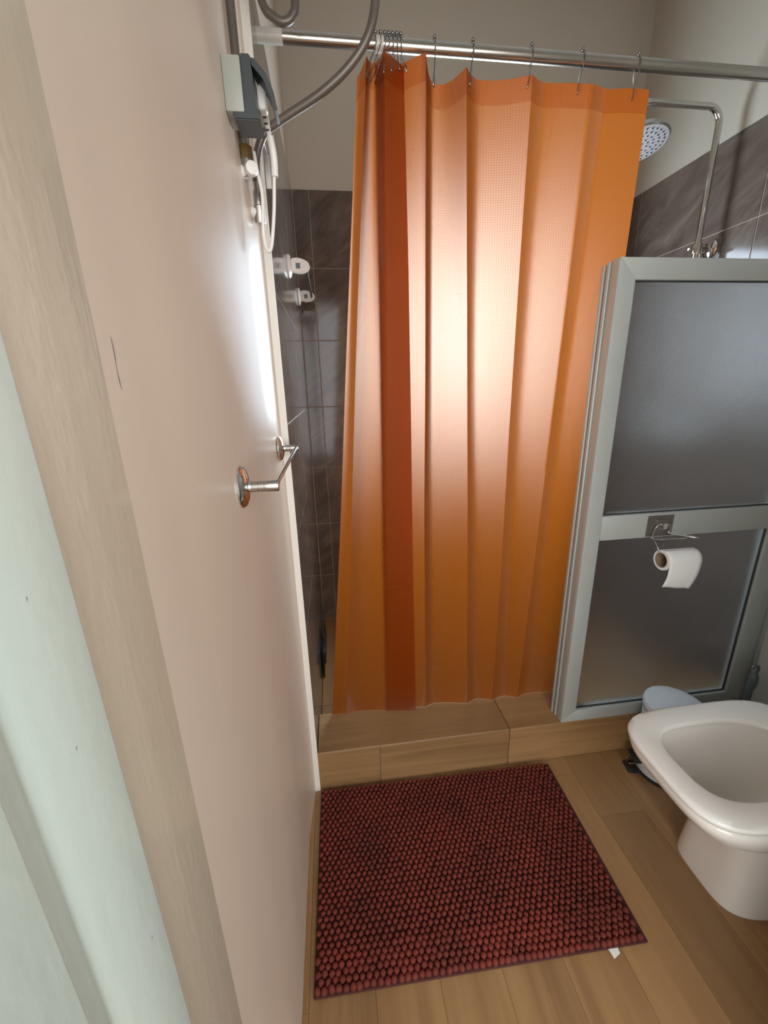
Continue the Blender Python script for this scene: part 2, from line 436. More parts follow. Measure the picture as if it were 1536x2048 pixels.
# back wall -----------------------------------------------------------
def around(y0, y1, x0, x1, z0, z1):
    a, b, c, d = WIN
    return [((x0, y0, z0), (a, y1, z1)), ((b, y0, z0), (x1, y1, z1)), ((a, y0, z0), (b, y1, c)), ((a, y0, d), (b, y1, z1))]
wall_back = boxes_obj('wall_back', around(YB+.008, YB+.15, -.12, W+.1, -.02, ZC), 'paint_matt')
tag(wall_back, 'shower back wall, slate tiles below beige paint', kind='structure')
boxes_obj('grout', around(YB+.0015, YB+.009, XT-.005, W+.01, 0, ZT-.002), 'grout', wall_back)
tile_field('tile', 'slate', wall_back, (0, YB+.0065, 0), (1, 0, 0), (0, 0, 1), (0, -1, 0), [XT+.001, .1015, .7015, 1.3015, W-.001], ROWS, .0065, .003, hole=WIN)

# window in the back wall (behind the curtain) ---------------------------
win = thing('window_1', ((WIN[0]+WIN[1])/2, YB+.05, WIN[2]), 'daylit frosted window in the shower back wall', 'window')
del win['category']; win['kind'] = 'structure'
a, b, c, d = WIN
for nm, p0, p1 in (('frame', (a, YB+.04, c), (a+.035, YB+.08, d)), ('frame', (b-.035, YB+.04, c), (b, YB+.08, d)),
                   ('frame', (a+.035, YB+.04, c), (b-.035, YB+.08, c+.035)), ('frame', (a+.035, YB+.04, d-.035), (b-.035, YB+.08, d))):
    box_obj(nm, p0, p1, 'alu', win, .003)
box_obj('pane', (a+.03, YB+.055, c+.03), (b-.03, YB+.061, d-.03), 'pane', win)

# right wall ------------------------------------------------------------
bm = bmesh.new()
bm_box(bm, (W, -.0, -.02), (W+.12, YC+.06, ZC))
bm_box(bm, (W+.008, YC+.06, -.02), (W+.12, YB+.15, ZC))
wall_right = obj('wall_right', bm, 'paint_right')
tag(wall_right, 'right wall, slate-tiled inside the shower and pale paint outside', kind='structure')
box_obj('upper_paint', (W+.0005, YC+.0605, ZT), (W+.009, YB+.008, ZC), 'paint_matt', wall_right)
box_obj('grout', (W+.0015, YC+.0605, 0), (W+.009, YB, ZT-.002), 'grout', wall_right)
tile_field('tile', 'slate', wall_right, (W+.0065, 0, 0), (0, 1, 0), (0, 0, 1), (-1, 0, 0), [YC+.062, 1.43, 2.03, YB-.001], ROWS, .0065, .003)

# front wall with the doorway, ceiling ------------------------------------
wall_front = boxes_obj('wall_front', [((.90, .06, -.02), (W+.1, .20, ZC)), ((-.1, .06, 2.06), (.90, .20, ZC))], 'paint_matt')
tag(wall_front, 'painted wall around the doorway', kind='structure')
ceil = box_obj('ceiling', (-.12, -.2, ZC), (W+.12, YB+.15, ZC+.06), 'ceiling')
tag(ceil, 'painted bathroom ceiling', kind='structure')

# door frame (jamb at the left edge of the picture) -------------------------
door = thing('door_1', (.0, .12, 0), 'pale mint gloss-painted door frame', 'door'); del door['category']; door['kind'] = 'structure'
bm = bmesh.new()
XJ = .020
XS_ = XJ+.0105     # proud door stop
prof = [(-.10, -.16), (XS_, -.16), (XS_, .1095), (XS_-.0006, .1110), (XS_-.0020, .1128)]
prof += [(XS_-.0020-.0080*t, .1128+.0150*t) for t in (.25, .5, .75, 1.0)]
prof += [(XJ-.0006, .1295), (XJ-.0012, .1312), (XJ-.0011, .1330), (XJ-.0006, .1360), (XJ-.0002, .1390), (XJ, .1430), (XJ, .1808), (XJ-.0005, .1822), (XJ-.0018, .1830), (-.10, .1830)]
lo = [bm.verts.new((x, y, -.005)) for x, y in prof]; hi = [bm.verts.new((x, y, 2.09)) for x, y in prof]
n = len(prof)
for k in range(n): bm.faces.new((lo[k], lo[(k+1) % n], hi[(k+1) % n], hi[k]))
bm.faces.new(lo[::-1]); bm.faces.new(hi)
obj('jamb', bm, 'jamb', door, True, 30)
box_obj('jamb', (.86, .05, 0), (.90, .205, 2.06), 'jamb', door, .002)
box_obj('head_jamb', (XJ, .05, 2.02), (.86, .205, 2.06), 'jamb', door, .002)
bm = bmesh.new()
for (y, z, dy, dz) in ((.1560, 1.2245, .0002, .0022), (.1575, 1.150, .0002, .0024), (.1690, 1.0, .0003, .002)):
    bm.faces.new([bm.verts.new(p) for p in ((XJ+.0003, y-dy, z), (XJ+.0003, y+dy, z+.001), (XJ+.0003, y+dy*1.5, z+dz), (XJ+.0003, y, z+dz))])
obj('paint_chip', bm, 'scuff', door)

# shower curb ----------------------------------------------------------
curb = box_obj('trim_1', (XT-.01, YC+.006, -.02), (W+.008, YC+.166, CURB-.006), 'floor_grout')
tag(curb, 'raised wood-look tiled shower curb', kind='structure')
XS = [.004, .235, .690, 1.147, W]
tile_field('curb_tile', 'curbwood', curb, (0, YC+.0065, 0), (1, 0, 0), (0, 0, 1), (0, -1, 0), XS, [0, CURB-.001], .0065, .003)
tile_field('curb_tile', 'curbwood', curb, (0, 0, CURB-.0065), (1, 0, 0), (0, 1, 0), (0, 0, 1), [XT, .690, 1.29, W], [YC, YC+.172], .0065, .003)
tile_field('curb_tile', 'curbwood', curb, (0, YC+.165, 0), (1, 0, 0), (0, 0, 1), (0, 1, 0), [XT, .690, 1.29, W], [SF, CURB-.001], .0065, .003)

# shower tray floor
sfl = box_obj('floor_shower', (XT-.01, YC+.165, -.03), (W+.008, YB+.008, SF-.006), 'floor_grout')
tag(sfl, 'wood-look tiled shower floor behind the curb', kind='structure')
tile_field('plank', 'plank', sfl, (0, 0, SF-.0065), (1, 0, 0), (0, 1, 0), (0, 0, 1), [XT, .102, .25, .398, .546, .694, .842, .99, 1.138, 1.286, 1.434, W], [YC+.172, 1.42, YB], .0065, .002)

# ------------------------------------------------------------------ glass partition
PX0, PX1, PZ0, PZ1 = .877, 1.576, CURB, 1.597
gp = thing('glass_partition', (PX0, YC+.02, CURB), 'aluminium-framed frosted glass shower partition standing on the curb', 'shower screen')
FY0, FY1 = YC+.001, YC+.034
def bar(name, pts2, mat='alu', y0=FY0, y1=FY1):
    """prism in the XZ plane"""
    bm = bmesh.new()
    f0 = [bm.verts.new((x, y0, z)) for x, z in pts2]; f1 = [bm.verts.new((x, y1, z)) for x, z in pts2]; k = len(pts2)
    bm.faces.new(f0); bm.faces.new(f1[::-1])
    for i in range(k): bm.faces.new((f0[i], f1[i], f1[(i+1) % k], f0[(i+1) % k]))
    bmesh.ops.recalc_face_normals(bm, faces=bm.faces[:])
    bmesh.ops.bevel(bm, geom=bm.edges[:], offset=.0012, segments=2, profile=.5, affect='EDGES')
    return obj(name, bm, mat, gp, True)
S = .050
MZ0, MZ1 = .838, .915
BZ = .203
g_ = .0006
bar('stile', [(PX0, PZ0), (PX0+S, PZ0+.045), (PX0+S, PZ1-S), (PX0, PZ1)])
bar('stile', [(PX1, PZ0), (PX1, PZ1), (PX1-S-.01, PZ1-S), (PX1-S-.01, PZ0+.045)])
bar('rail', [(PX0+g_, PZ1), (PX1-g_, PZ1), (PX1-S-.01, PZ1-S-g_), (PX0+S, PZ1-S-g_)])
bar('rail', [(PX0+g_, PZ0), (PX0+S, PZ0+.045+g_), (PX1-S-.01, PZ0+.045+g_), (PX1-g_, PZ0)])
bar('rail', [(PX0+S+g_, MZ0), (PX1-S-.01-g_, MZ0), (PX1-S-.01-g_, MZ1), (PX0+S+g_, MZ1)])
# side channel of the frame (track profile) and the wall channel
box_obj('channel', (PX0-.004, FY1+.002, PZ0), (PX0+.030, FY1+.012, PZ1-.002), 'alu', gp, .001)
box_obj('channel', (PX0-.006, FY1+.020, PZ0), (PX0+.030, FY1+.030, PZ1-.006), 'alu', gp, .001)
box_obj('gasket', (PX0+.004, FY1+.0005, PZ0), (PX0+.028, FY1+.026, PZ1-.02), 'alu_dark', gp)
box_obj('channel', (PX1+.004, FY0+.004, PZ0), (PX1+.016, FY1+.02, PZ1), 'alu', gp, .001)
box_obj('channel', (PX1+.019, FY0-.002, PZ0), (W-.001, FY1+.02, PZ1), 'alu', gp, .001)
box_obj('gasket', (PX1-.001, FY0+.010, PZ0), (PX1+.022, FY1+.01, PZ1-.02), 'alu_dark', gp)
for z0, z1 in ((MZ1, PZ1-S), (PZ0+.045, MZ0)):
    pane_ = box_obj('glass_pane', (PX0+S-.006, FY0+.016, z0-.006), (PX1-S-.01+.006, FY0+.0205, z1+.006), 'frosted', gp)
    ga, gb = PX0+S, PX1-S-.01
    boxes_obj('gasket', [((ga-.002, FY0+.010, z1-.003), (gb+.002, FY0+.0155, z1+.002)), ((ga-.002, FY0+.010, z0-.002), (gb+.002, FY0+.0155, z0+.0035)),
                         ((ga-.002, FY0+.010, z0), (ga+.0025, FY0+.0155, z1)), ((gb-.004, FY0+.010, z0), (gb+.002, FY0+.0155, z1))], 'alu_dark', pane_)

# ------------------------------------------------------------------ shower rod, rings, curtain
RY, RZ, RR = 1.17, 2.037, .0118
def rz_at(x): return RZ - .004*(x-.1)
rod = thing('curtain_rod', (.03, RY, RZ), 'steel shower curtain rod spanning the shower opening', 'curtain rod')
tube_obj('tube', [(.084, RY, rz_at(.084)), (.30, RY, rz_at(.30))], RR, 'steel_rod', rod, 24)
tube_obj('tube', [(.295, RY, rz_at(.295)), (W-.004, RY, rz_at(W))], RR+.0012, 'steel_rod', rod, 24)
tube_obj('end_sleeve', [(XT-.005, RY, rz_at(.03)), (.036, RY, rz_at(.04)), (.0845, RY, rz_at(.085))], RR+.0012, 'clear_plastic', rod, 24)
tube_obj('collar', [(.288, RY, rz_at(.29)), (.306, RY, rz_at(.306))], RR+.0024, 'clear_plastic', rod, 24)
lathe_obj('wall_flange', [(0, 0), (.022, 0), (.022, .006), (.014, .010), (0, .010)], axis_mat((W+.001, RY, rz_at(W)), (-1, 0, 0)), 'steel_rod', rod)

# fold lines of the curtain: (x top, y top, z top, x bottom, y bottom); forward and backward folds alternate
FOLDS = [(0.247, 1.195, 1.990, 0.0803, 1.228), (0.2668, 1.160, 2.008, 0.1256, 1.220), (0.2822, 1.180, 2.008, 0.1906, 1.230),
         (0.3045, 1.140, 2.008, 0.2813, 1.216), (0.3450, 1.128, 1.975, 0.3865, 1.205), (0.2913, 1.185, 2.000, 0.2846, 1.236),
         (0.392, 1.115, 1.994, 0.4225, 1.214), (0.4284, 1.19, 1.985, 0.4603, 1.226), (0.4867, 1.125, 1.980, 0.5839, 1.208),
         (0.5351, 1.168, 1.984, 0.6266, 1.224), (0.6446, 1.13, 1.977, 0.6816, 1.208), (0.6961, 1.156, 1.980, 0.729, 1.222),
         (0.7964, 1.135, 1.970, 0.7798, 1.206), (0.8522, 1.155, 1.974, 0.8256, 1.222), (0.9537, 1.15, 1.975, 0.9702, 1.21)]
CB = .1588
def curtain_grid(nseg=12, nrow=150, off=0.0, vmax=1.0):
    samples = []
    for i in range(len(FOLDS)-1):
        a, b = FOLDS[i], FOLDS[i+1]
        last = (i == len(FOLDS)-2)
        for k in range(nseg + (1 if last else 0)):
            t = k/nseg
            fwd_a = a[1] < b[1]
            ty = math.sin(t*PI/2) if fwd_a else 1-math.cos(t*PI/2)
            if 3 <= i <= 5: ty = t*t*(3-2*t)*.5+t*.5
            top = Vector((a[0]+(b[0]-a[0])*t, a[1]+(b[1]-a[1])*ty, a[2]+(b[2]-a[2])*t - .006*math.sin(t*PI)*(1 if .05 < abs(b[0]-a[0]) and i < 8 else (-.5 if i > 10 else 0))))
            bot = Vector((a[3]+(b[3]-a[3])*t, a[4]+(b[4]-a[4])*ty, CB))
            samples.append((i+t, top, bot))
    # arc length
    arc = [0.0]
    for (s0, t0, b0), (s1, t1, b1) in zip(samples, samples[1:]):
        arc.append(arc[-1] + .5*((t1-t0).length + (b1-b0).length))
    rows = []
    for r in range(nrow+1):
        v = vmax*r/nrow
        row = []
        for (s, t, b), u in zip(samples, arc):
            g = v
            p = t.lerp(b, g)
            # soft waves and packaging creases
            d = .0028*mnoise.noise(Vector((u*7, v*2.6, 1.3))) * min(1, v*6) + .0003*mnoise.noise(Vector((u*30, v*22, 4)))
            for zc in (1.575, 1.325, 1.07, .81, .56, .33):
                dz = (p.z-zc+.006*math.sin(u*13+zc*7))/.006
                amp = .0022*max(0, mnoise.noise(Vector((u*7, zc*9, 8)))+.25)
                d -= amp*math.exp(-dz*dz)
            p.y += d + off
            p.x += .004*mnoise.noise(Vector((u*6, v*2.5, 9)))*min(1, v*4)
            row.append((p, (u, v*1.82)))
        rows.append(row)
    return rows
def grid_obj(name, rows, mat, parent):
    nr, nc = len(rows), len(rows[0])
    vs_ = [p for row in rows for p, _ in row]; uvs = [q for row in rows for _, q in row]
    fs = [(r*nc+c, r*nc+c+1, (r+1)*nc+c+1, (r+1)*nc+c) for r in range(nr-1) for c in range(nc-1)]
    me = bpy.data.meshes.new(name); me.from_pydata([tuple(v) for v in vs_], [], fs)
    ul = me.uv_layers.new(name='UVMap')
    for lp in me.loops: ul.data[lp.index].uv = uvs[lp.vertex_index]
    me.polygons.foreach_set('use_smooth', [True]*len(me.polygons)); me.update()
    me.materials.append(M[mat]); me.set_sharp_from_angle(angle=math.radians(50))
    o = bpy.data.objects.new(name, me); COL.objects.link(o); put(o, parent); return o
cur = thing('shower_curtain', (.5, 1.2, CB), 'translucent orange vinyl shower curtain hanging from the steel rod', 'shower curtain')
grid_obj('sheet', curtain_grid(), 'curtain', cur)
hem = curtain_grid(nrow=6, off=-.0012, vmax=.026)
h = grid_obj('hem', hem, 'curtain_hem', cur); h['label'] = 'doubled top hem'

rx = [.2885, .2995, .3095, .3185, .3275, .3365, .3455, .423, .513, .655, .783, .926]
ring_labels = ['second', 'third', 'fourth', 'fifth']
def ring(x, xb, yb_, zb, label, tilt):
    t = thing('curtain_ring', (x, RY, rz_at(x)), label, 'curtain ring', 'wire rings on the curtain rod')
    zt = rz_at(x)
    r = RR+.0035
    pts = []
    # hook: ball on top, down in front to the eyelet, and back up behind the rod
    for k in range(9):
        a = PI/2 + PI*.62*k/8
        pts.append((x+tilt*.2, RY+r*math.cos(a)*1.0, zt+r*math.sin(a)))
    front = pts[-1]
    path = [(x, RY+.004, zt+r+.002)] + pts + [((front[0]*2+xb)/3, front[1]-.004, (front[2]*2+zb)/3-.002), ((front[0]+2*xb)/3+tilt, (front[1]+2*yb_)/3-.004, (front[2]+zb*2)/3),
             (xb, yb_-.004, zb-.004), (xb+.003, yb_+.003, zb-.006), (xb+.006, yb_+.006, zb+.004),
             (x+.006+tilt, RY+r*.9, zt-r*1.3), (x+.004, RY+r*1.0, zt), (x+.002, RY+r*.75, zt+r*.75), (x, RY+.003, zt+r+.001)]
    tube_obj('wire', bez(path, 4), .0011, 'wire', t, 6)
    bm = bmesh.new()
    for (dx, dy) in ((0, -.004), (.003, .005)):
        bm_lathe(bm, [(0, -.0042), (.003, -.003), (.0042, 0), (.003, .003), (0, .0042)], Matrix.Translation((x+dx, RY+dy, zt+r+.004)), 10)
    obj('roller_balls', bm, 'wire', t, True, 180)
    return t
eye = [(.266, 1.158), (.274, 1.168), (.285, 1.172), (.302, 1.143), (.318, 1.136), (.335, 1.130), (.347, 1.130), (.416, 1.15), (.499, 1.14), (.636, 1.138), (.765, 1.148), (.912, 1.155)]
for i, x in enumerate(rx):
    if i < 7: lab = '%s wire curtain ring of the tight cluster at the gathered end' % ['leftmost', 'second from left', 'third from left', 'middle', 'third from right', 'second from right', 'rightmost'][i]
    elif i == 7: lab = 'wire curtain ring nearest the gathered cluster'
    elif i == 11: lab = 'last wire curtain ring, at the curtain corner above the shower head'
    else: lab = '%s spaced-out wire curtain ring counted from the gathered cluster' % ring_labels[i-8]
    ex, ey = eye[i]
    ring(x, ex, ey, 1.962 if i >= 7 else 1.975, lab, random.uniform(-.002, .002))

# ------------------------------------------------------------------ rain shower on the right wall
rs = thing('rain_shower', (1.553, 1.60, 1.1), 'chrome rain shower with bent arm on the right slate wall', 'shower')
RX, RYY = 1.553, 1.60
arm = [(RX, RYY, 1.15), (RX, RYY, 1.6), (RX, RYY, 2.13)] + [(RX-.05+.05*math.cos(a), RYY, 2.155+.05*math.sin(a)) for a in [PI/2*k/8 for k in range(9)]] + [(1.40, RYY, 2.206), (1.285, RYY, 2.208), (1.265, RYY, 2.204), (1.252, RYY, 2.19), (1.25, RYY, 2.165)]
tube_obj('riser_and_arm', arm, .0108, 'chrome', rs, 16)
tube_obj('joint_collar', [(RX, RYY, 1.70), (RX, RYY, 1.735)], .0135, 'chrome', rs, 16)
tube_obj('swivel', [(1.25, RYY, 2.17), (1.25, RYY-.002, 2.12)], .014, 'chrome', rs, 16)
hd = Vector((.02, -.20, -1)).normalized(); hc = Vector((1.25, RYY-.004, 2.105))
hm = axis_mat(hc, hd)
sh = lathe_obj('shower_head', [(0, -.012), (.03, -.010), (.078, 0), (.092, .010), (.094, .022), (.090, .026)], hm, 'headchrome', rs, 48)
lathe_obj('face_plate', [(.090, .024), (.089, .027), (.05, .0285), (0, .029)], hm, 'head_white', sh, 48)
bm = bmesh.new()
for ri, (rr_, nn) in enumerate([(.012, 5), (.028, 10), (.044, 16), (.060, 22), (.076, 28)]):
    for k in range(nn):
        a = 2*PI*k/nn + ri*.3
        bm_lathe(bm, [(.0026, .0), (.0026, .0018), (0, .0022)], hm @ Matrix.Translation((rr_*math.cos(a), rr_*math.sin(a), .028)), 8)
nz = obj('nozzles', bm, 'black', sh); nz['kind'] = 'stuff'
lathe_obj('wall_flange', [(0, 0), (.032, 0), (.032, .004), (.026, .010), (.012, .013), (.012, .06), (0, .06)], axis_mat((W+.0, RYY, 1.772), (-1, 0, 0)), 'chrome', rs)
tube_obj('bracket_clip', [(RX, RYY, 1.758), (RX, RYY, 1.788)], .016, 'chrome', rs, 16)
lathe_obj('set_screw', [(0, 0), (.006, 0), (.006, .02), (.004, .024), (0, .024)], axis_mat((RX-.012, RYY, 1.772), (-1, 0, 0)), 'chrome', rs, 12)
# mixer body lower down, hidden behind the frosted partition
box_obj('mixer_body', (RX-.02, RYY-.09, 1.11), (RX+.02, RYY+.09, 1.15), 'chrome', rs, .008)
tube_obj('inlet', [(RX+.01, RYY-.075, 1.13), (W, RYY-.075, 1.13)], .014, 'chrome', rs)
tube_obj('inlet', [(RX+.01, RYY+.075, 1.13), (W, RYY+.075, 1.13)], .014, 'chrome', rs)

# ------------------------------------------------------------------ towel bar on the left wall
xo = {.614: 0.0, 1.028: .0085}
tb = thing('towel_bar', (0, .82, 1.16), 'small chrome towel bar with round wall discs on the cream wall', 'towel bar')
for y in (.614, 1.028):
    z = 1.163
    d_ = lathe_obj('wall_disc', [(0, 0), (.031, 0), (.0315, .003), (.028, .008), (.018, .0115), (.009, .013), (.0085, .016), (0, .016)], axis_mat((xo[y], y, z), (1, 0, 0)), 'chrome', tb, 40)
    lathe_obj('post', [(0, .008), (.0060, .008), (.0060, .0135), (.0082, .0138), (.0082, .026), (.0070, .0263), (.0070, .0273), (.0082, .0276), (.0082, .035), (.0072, .0353), (.0072, .0363), (.0086, .0366), (.0086, .054), (.0076, .056), (0, .056)],
              axis_mat((0, y, z), (1, 0, 0)), 'chrome_worn', d_, 20)
tube_obj('bar', [(.050, .612, 1.163), (.050, 1.032, 1.163)], .0042, 'chrome_worn', tb, 12)

# ------------------------------------------------------------------ suction rail on the left shower wall
sr_ = thing('suction_rail', (XT, 1.78, 1.685), 'white suction-cup rail stuck to the left slate shower wall', 'rail')
for y in (1.53, 1.99):
    z = 1.685
    lathe_obj('suction_cup', [(0, 0), (.034, 0), (.035, .003), (.030, .009), (.016, .013), (.0, .014)], axis_mat((XT, y, z), (1, 0, 0)), 'white_plastic', sr_, 32)
    bm = bmesh.new()
    out = [(.010, .020), (.022, .024), (.040, .023), (.060, .016), (.070, .006), (.070, -.006), (.060, -.016), (.040, -.022), (.022, -.020), (.010, -.016)]
    f0 = [bm.verts.new((XT+x, y-.009, z+dz)) for x, dz in out]; f1 = [bm.verts.new((XT+x, y+.009, z+dz)) for x, dz in out]
    bm.faces.new(f0); bm.faces.new(f1[::-1])
    for k in range(len(out)): bm.faces.new((f0[k], f1[k], f1[(k+1) % len(out)], f0[(k+1) % len(out)]))
    bmesh.ops.recalc_face_normals(bm, faces=bm.faces[:])
    bmesh.ops.bevel(bm, geom=[e for e in bm.edges], offset=.003, segments=2, affect='EDGES')
    bk = obj('bracket', bm, 'white_plastic', sr_, True)
    bm = bmesh.new(); bm_box(bm, (XT+.026, y-.0098, z-.008), (XT+.040, y-.0088, z+.008), .0); obj('bracket_mark', bm, 'brush', bk)
tube_obj('bar', [(XT+.058, 1.535, 1.683), (XT+.058, 1.985, 1.683)], .0045, 'black', sr_, 10)

# dark stick leaning on the left shower wall
sq = thing('squeegee', (XT+.012, 1.71, SF), 'thin black squeegee leaning upright against the left shower wall', 'squeegee')
tube_obj('handle', bez([(XT+.006, 1.81, .415), (XT+.008, 1.775, .33), (XT+.010, 1.74, .24), (XT+.012, 1.712, .165)], 6), [.003]*6+[.0045]*6+[.006]*7, 'black', sq, 10)
box_obj('blade_holder', (XT+.003, 1.60, .10), (XT+.022, 1.80, .165), 'black', sq, .004)
bm = bmesh.new(); bm_box(bm, (XT+.007, 1.595, SF+.001), (XT+.012, 1.805, .105), .0008); obj('blade', bm, 'black', sq)

# ------------------------------------------------------------------ electric socket, plug, pipes and hoses (upper left)
so = thing('wall_socket', (0, .89, 1.77), 'grey weatherproof wall socket with its dark lid propped open', 'socket')
bm = bmesh.new()
bm_box(bm, (0, .850, 1.737), (.030, .905, 1.811), .003); obj('back_box', bm, 'box_grey', so, True)
bm = bmesh.new()
lo = [(.0303, 1.812), (.046, 1.812), (.050, 1.742), (.054, 1.726), (.014, 1.726), (.010, 1.7365), (.0303, 1.7365)]
f0 = [bm.verts.new((x, .848, z)) for x, z in lo]; f1 = [bm.verts.new((x, .903, z)) for x, z in lo]
bm.faces.new(f0); bm.faces.new(f1[::-1])
for k in range(len(lo)): bm.faces.new((f0[k], f1[k], f1[(k+1) % len(lo)], f0[(k+1) % len(lo)]))
bmesh.ops.recalc_face_normals(bm, faces=bm.faces[:]); bmesh.ops.bevel(bm, geom=bm.edges[:], offset=.0018, segments=2, affect='EDGES')
obj('front_cover', bm, 'box_dark', so, True)
bm = bmesh.new()
lid = [(.047, 1.806), (.052, 1.807), (.069, 1.789), (.079, 1.765), (.083, 1.742), (.0785, 1.740), (.0735, 1.760), (.063, 1.782), (.048, 1.798)]
f0 = [bm.verts.new((x, .850, z)) for x, z in lid]; f1 = [bm.verts.new((x, .888, z)) for x, z in lid]
bm.faces.new(f0); bm.faces.new(f1[::-1])
for k in range(len(lid)): bm.faces.new((f0[k], f1[k], f1[(k+1) % len(lid)], f0[(k+1) % len(lid)]))
obj('lid', bm, 'box_dark', so, True)
tube_obj('hinge', [(.048, .852, 1.806), (.048, .888, 1.806)], .003, 'box_dark', so, 8)

pc = thing('power_plug', (.055, .91, 1.76), 'white power plug in the grey wall socket with its cord looping down', 'plug')
bm = bmesh.new(); bm_box(bm, (.048, .880, 1.757), (.064, .902, 1.793), .005, 3); plug = obj('plug_body', bm, 'white_plastic', pc, True)
sr_pts = [(.054, .900, 1.780), (.056, .918, 1.768), (.059, .935, 1.745)]
tube_obj('strain_relief', bez(sr_pts, 6), [.0075-.0003*k for k in range(13)], 'white_plastic', plug, 12)
bm = bmesh.new()
for k in range(5):
    t = k/5
    bm_box(bm, (.0500+.001*k, .899+.0062*k, 1.7745-.0062*k), (.0560+.001*k, .9015+.0062*k, 1.7765-.0062*k))
obj('relief_slots', bm, 'alu_dark', plug)
tube_obj('cord_sleeve', bez([(.059, .936, 1.748), (.062, .948, 1.722), (.061, .95, 1.69)], 6), .0066, 'white_plastic', pc, 12)
tube_obj('cord', bez([(.061, .95, 1.70), (.059, .95, 1.685), (.0545, .95, 1.64), (.047, .95, 1.594), (.0415, .951, 1.572), (.036, .952, 1.566), (.031, .953, 1.575), (.029, .954, 1.60), (.0325, .955, 1.64), (.033, .957, 1.67), (.028, .96, 1.70), (.024, .965, 1.735)], 8), .0034, 'white_plastic', pc, 10)
box_obj('cord_label', (.044, .953, 1.672), (.0535, .9545, 1.726), 'chrome_worn', pc)

pipe = thing('supply_hose', (.010, .955, 1.7), 'brown-grey braided supply hose rising along the wall behind the socket', 'hose')
tube_obj('hose', [(.0105, .952, 1.745), (.0105, .952, 1.80), (.0105, .952, 1.90), (.010, .952, 2.0), (.010, .952, 2.35)], .0078, 'hose', pipe, 12)
tube_obj('ferrule', [(.0105, .952, 1.735), (.0105, .952, 1.765)], .0095, 'chrome_worn', pipe, 12)
lathe_obj('hex_nut', [(0, 0), (.0125, 0), (.0125, .022), (.009, .024), (0, .024)], Matrix.Translation((.0105, .952, 1.715)), 'brass', pipe, 6)
lathe_obj('stop_valve', [(0, 0), (.0085, 0), (.0085, .012), (.0115, .012), (.0115, .028), (.009, .030), (0, .030)], Matrix.Translation((.0105, .952, 1.687)), 'chrome_worn', pipe, 16)
tube_obj('valve_outlet', [(-.002, .952, 1.697), (.0105, .952, 1.697)], .0115, 'white_plastic', pipe, 14)
lathe_obj('valve_knob', [(0, 0), (.012, 0), (.013, .006), (.011, .012), (0, .013)], axis_mat((.018, .944, 1.697), (.4, -1, 0)), 'white_plastic', pipe, 16)

hz = thing('shower_hose', (.03, 1.05, 1.66), 'grey flexible hose curving out from the wall valve past the rod', 'hose')
av = lathe_obj('angle_valve', [(0, 0), (.010, 0), (.0115, .004), (.0115, .030), (.0095, .032), (.0095, .056), (.007, .060), (.007, .085), (0, .085)], Matrix.Translation((.020, 1.0, 1.628)), 'chrome_worn', hz, 16)
tube_obj('valve_stub', [(-.002, 1.0, 1.648), (.026, 1.0, 1.648)], .0105, 'white_plastic', hz, 14)
box_obj('valve_lever', (.026, .986, 1.650), (.032, .992, 1.685), 'brass', av, .002)
tube_obj('hose', bez([(.020, 1.0, 1.70), (.024, 1.0, 1.740), (.042, .998, 1.778), (.075, .99, 1.797), (.156, .97, 1.832), (.213, .955, 1.868), (.248, .945, 1.908), (.262, .94, 1.958), (.262, .93, 2.02), (.24, .92, 2.12), (.18, .905, 2.20), (.12, .90, 2.24), (.085, .90, 2.288)], 8), .0078, 'hose', hz, 12)

h2 = thing('spare_hose', (.09, 1.03, 1.96), 'grey hose loop dipping into view at the upper left corner', 'hose')
tube_obj('hose', bez([(.03, 1.022, 2.288), (.035, 1.022, 2.10), (.058, 1.022, 1.995), (.078, 1.022, 1.972), (.096, 1.022, 1.966), (.112, 1.022, 1.975), (.120, 1.022, 2.0), (.118, 1.022, 2.10), (.085, 1.022, 2.288)], 8), .0078, 'hose', h2, 12)
# the instant water heater that these hoses feed, just above the picture
wh = thing('water_heater', (0, .98, 2.28), 'white wall-hung instant water heater above the socket', 'water heater')
bm = bmesh.new(); bm_box(bm, (0, .86, 2.29), (.11, 1.05, 2.62), .02, 4); obj('casing', bm, 'white_plastic', wh, True)
lathe_obj('dial', [(0, 0), (.022, 0), (.020, .012), (0, .013)], axis_mat((.11, .955, 2.38), (1, 0, 0)), 'box_grey', wh)

# ------------------------------------------------------------------ bath mat
MC = Vector((.428, .806, 0)); MW, MD = .800, .490; MR = Matrix.Rotation(math.radians(-.9), 4, 'Z')
mat_ = thing('bath_mat', MC, 'rust-red chenille bobble bath mat on the floor before the curb', 'bath mat')
def mat_part(o): o.matrix_parent_inverse = Matrix.Identity(4)
bm = bmesh.new(); bm_box(bm, (-MW/2, -MD/2, .0003), (MW/2, MD/2, .006), .002)
bmesh.ops.transform(bm, matrix=MR, verts=bm.verts)
o = obj('backing', bm, 'mat_base'); o.parent = mat_
bm = bmesh.new(); bmesh.ops.create_icosphere(bm, subdivisions=2, radius=1)
for v in bm.verts: v.co = Vector((v.co.x*.0077, v.co.y*.0077, v.co.z*.0085))
me_b = bpy.data.meshes.new('bobble'); bm.to_mesh(me_b); bm.free(); me_b.materials.append(M['mat'])
me_b.polygons.foreach_set('use_smooth', [True]*len(me_b.polygons))
spots = []
PXB, PYB = .0158, .0128
ny = int((MD-.016)/PYB)+1; nx_ = int((MW-.016)/PXB)+1
for j in range(ny):
    for i in range(nx_ - (j % 2)):
        x = -MW/2+.0085+(i+.5*(j % 2))*PXB+random.uniform(-.0012, .0012); y = -MD/2+.0085+j*PYB+random.uniform(-.0012, .0012)
        spots.append((x, y))
spots.sort(key=lambda q: q[1]-.05*abs(q[0]*0))
bmr = bmesh.new()
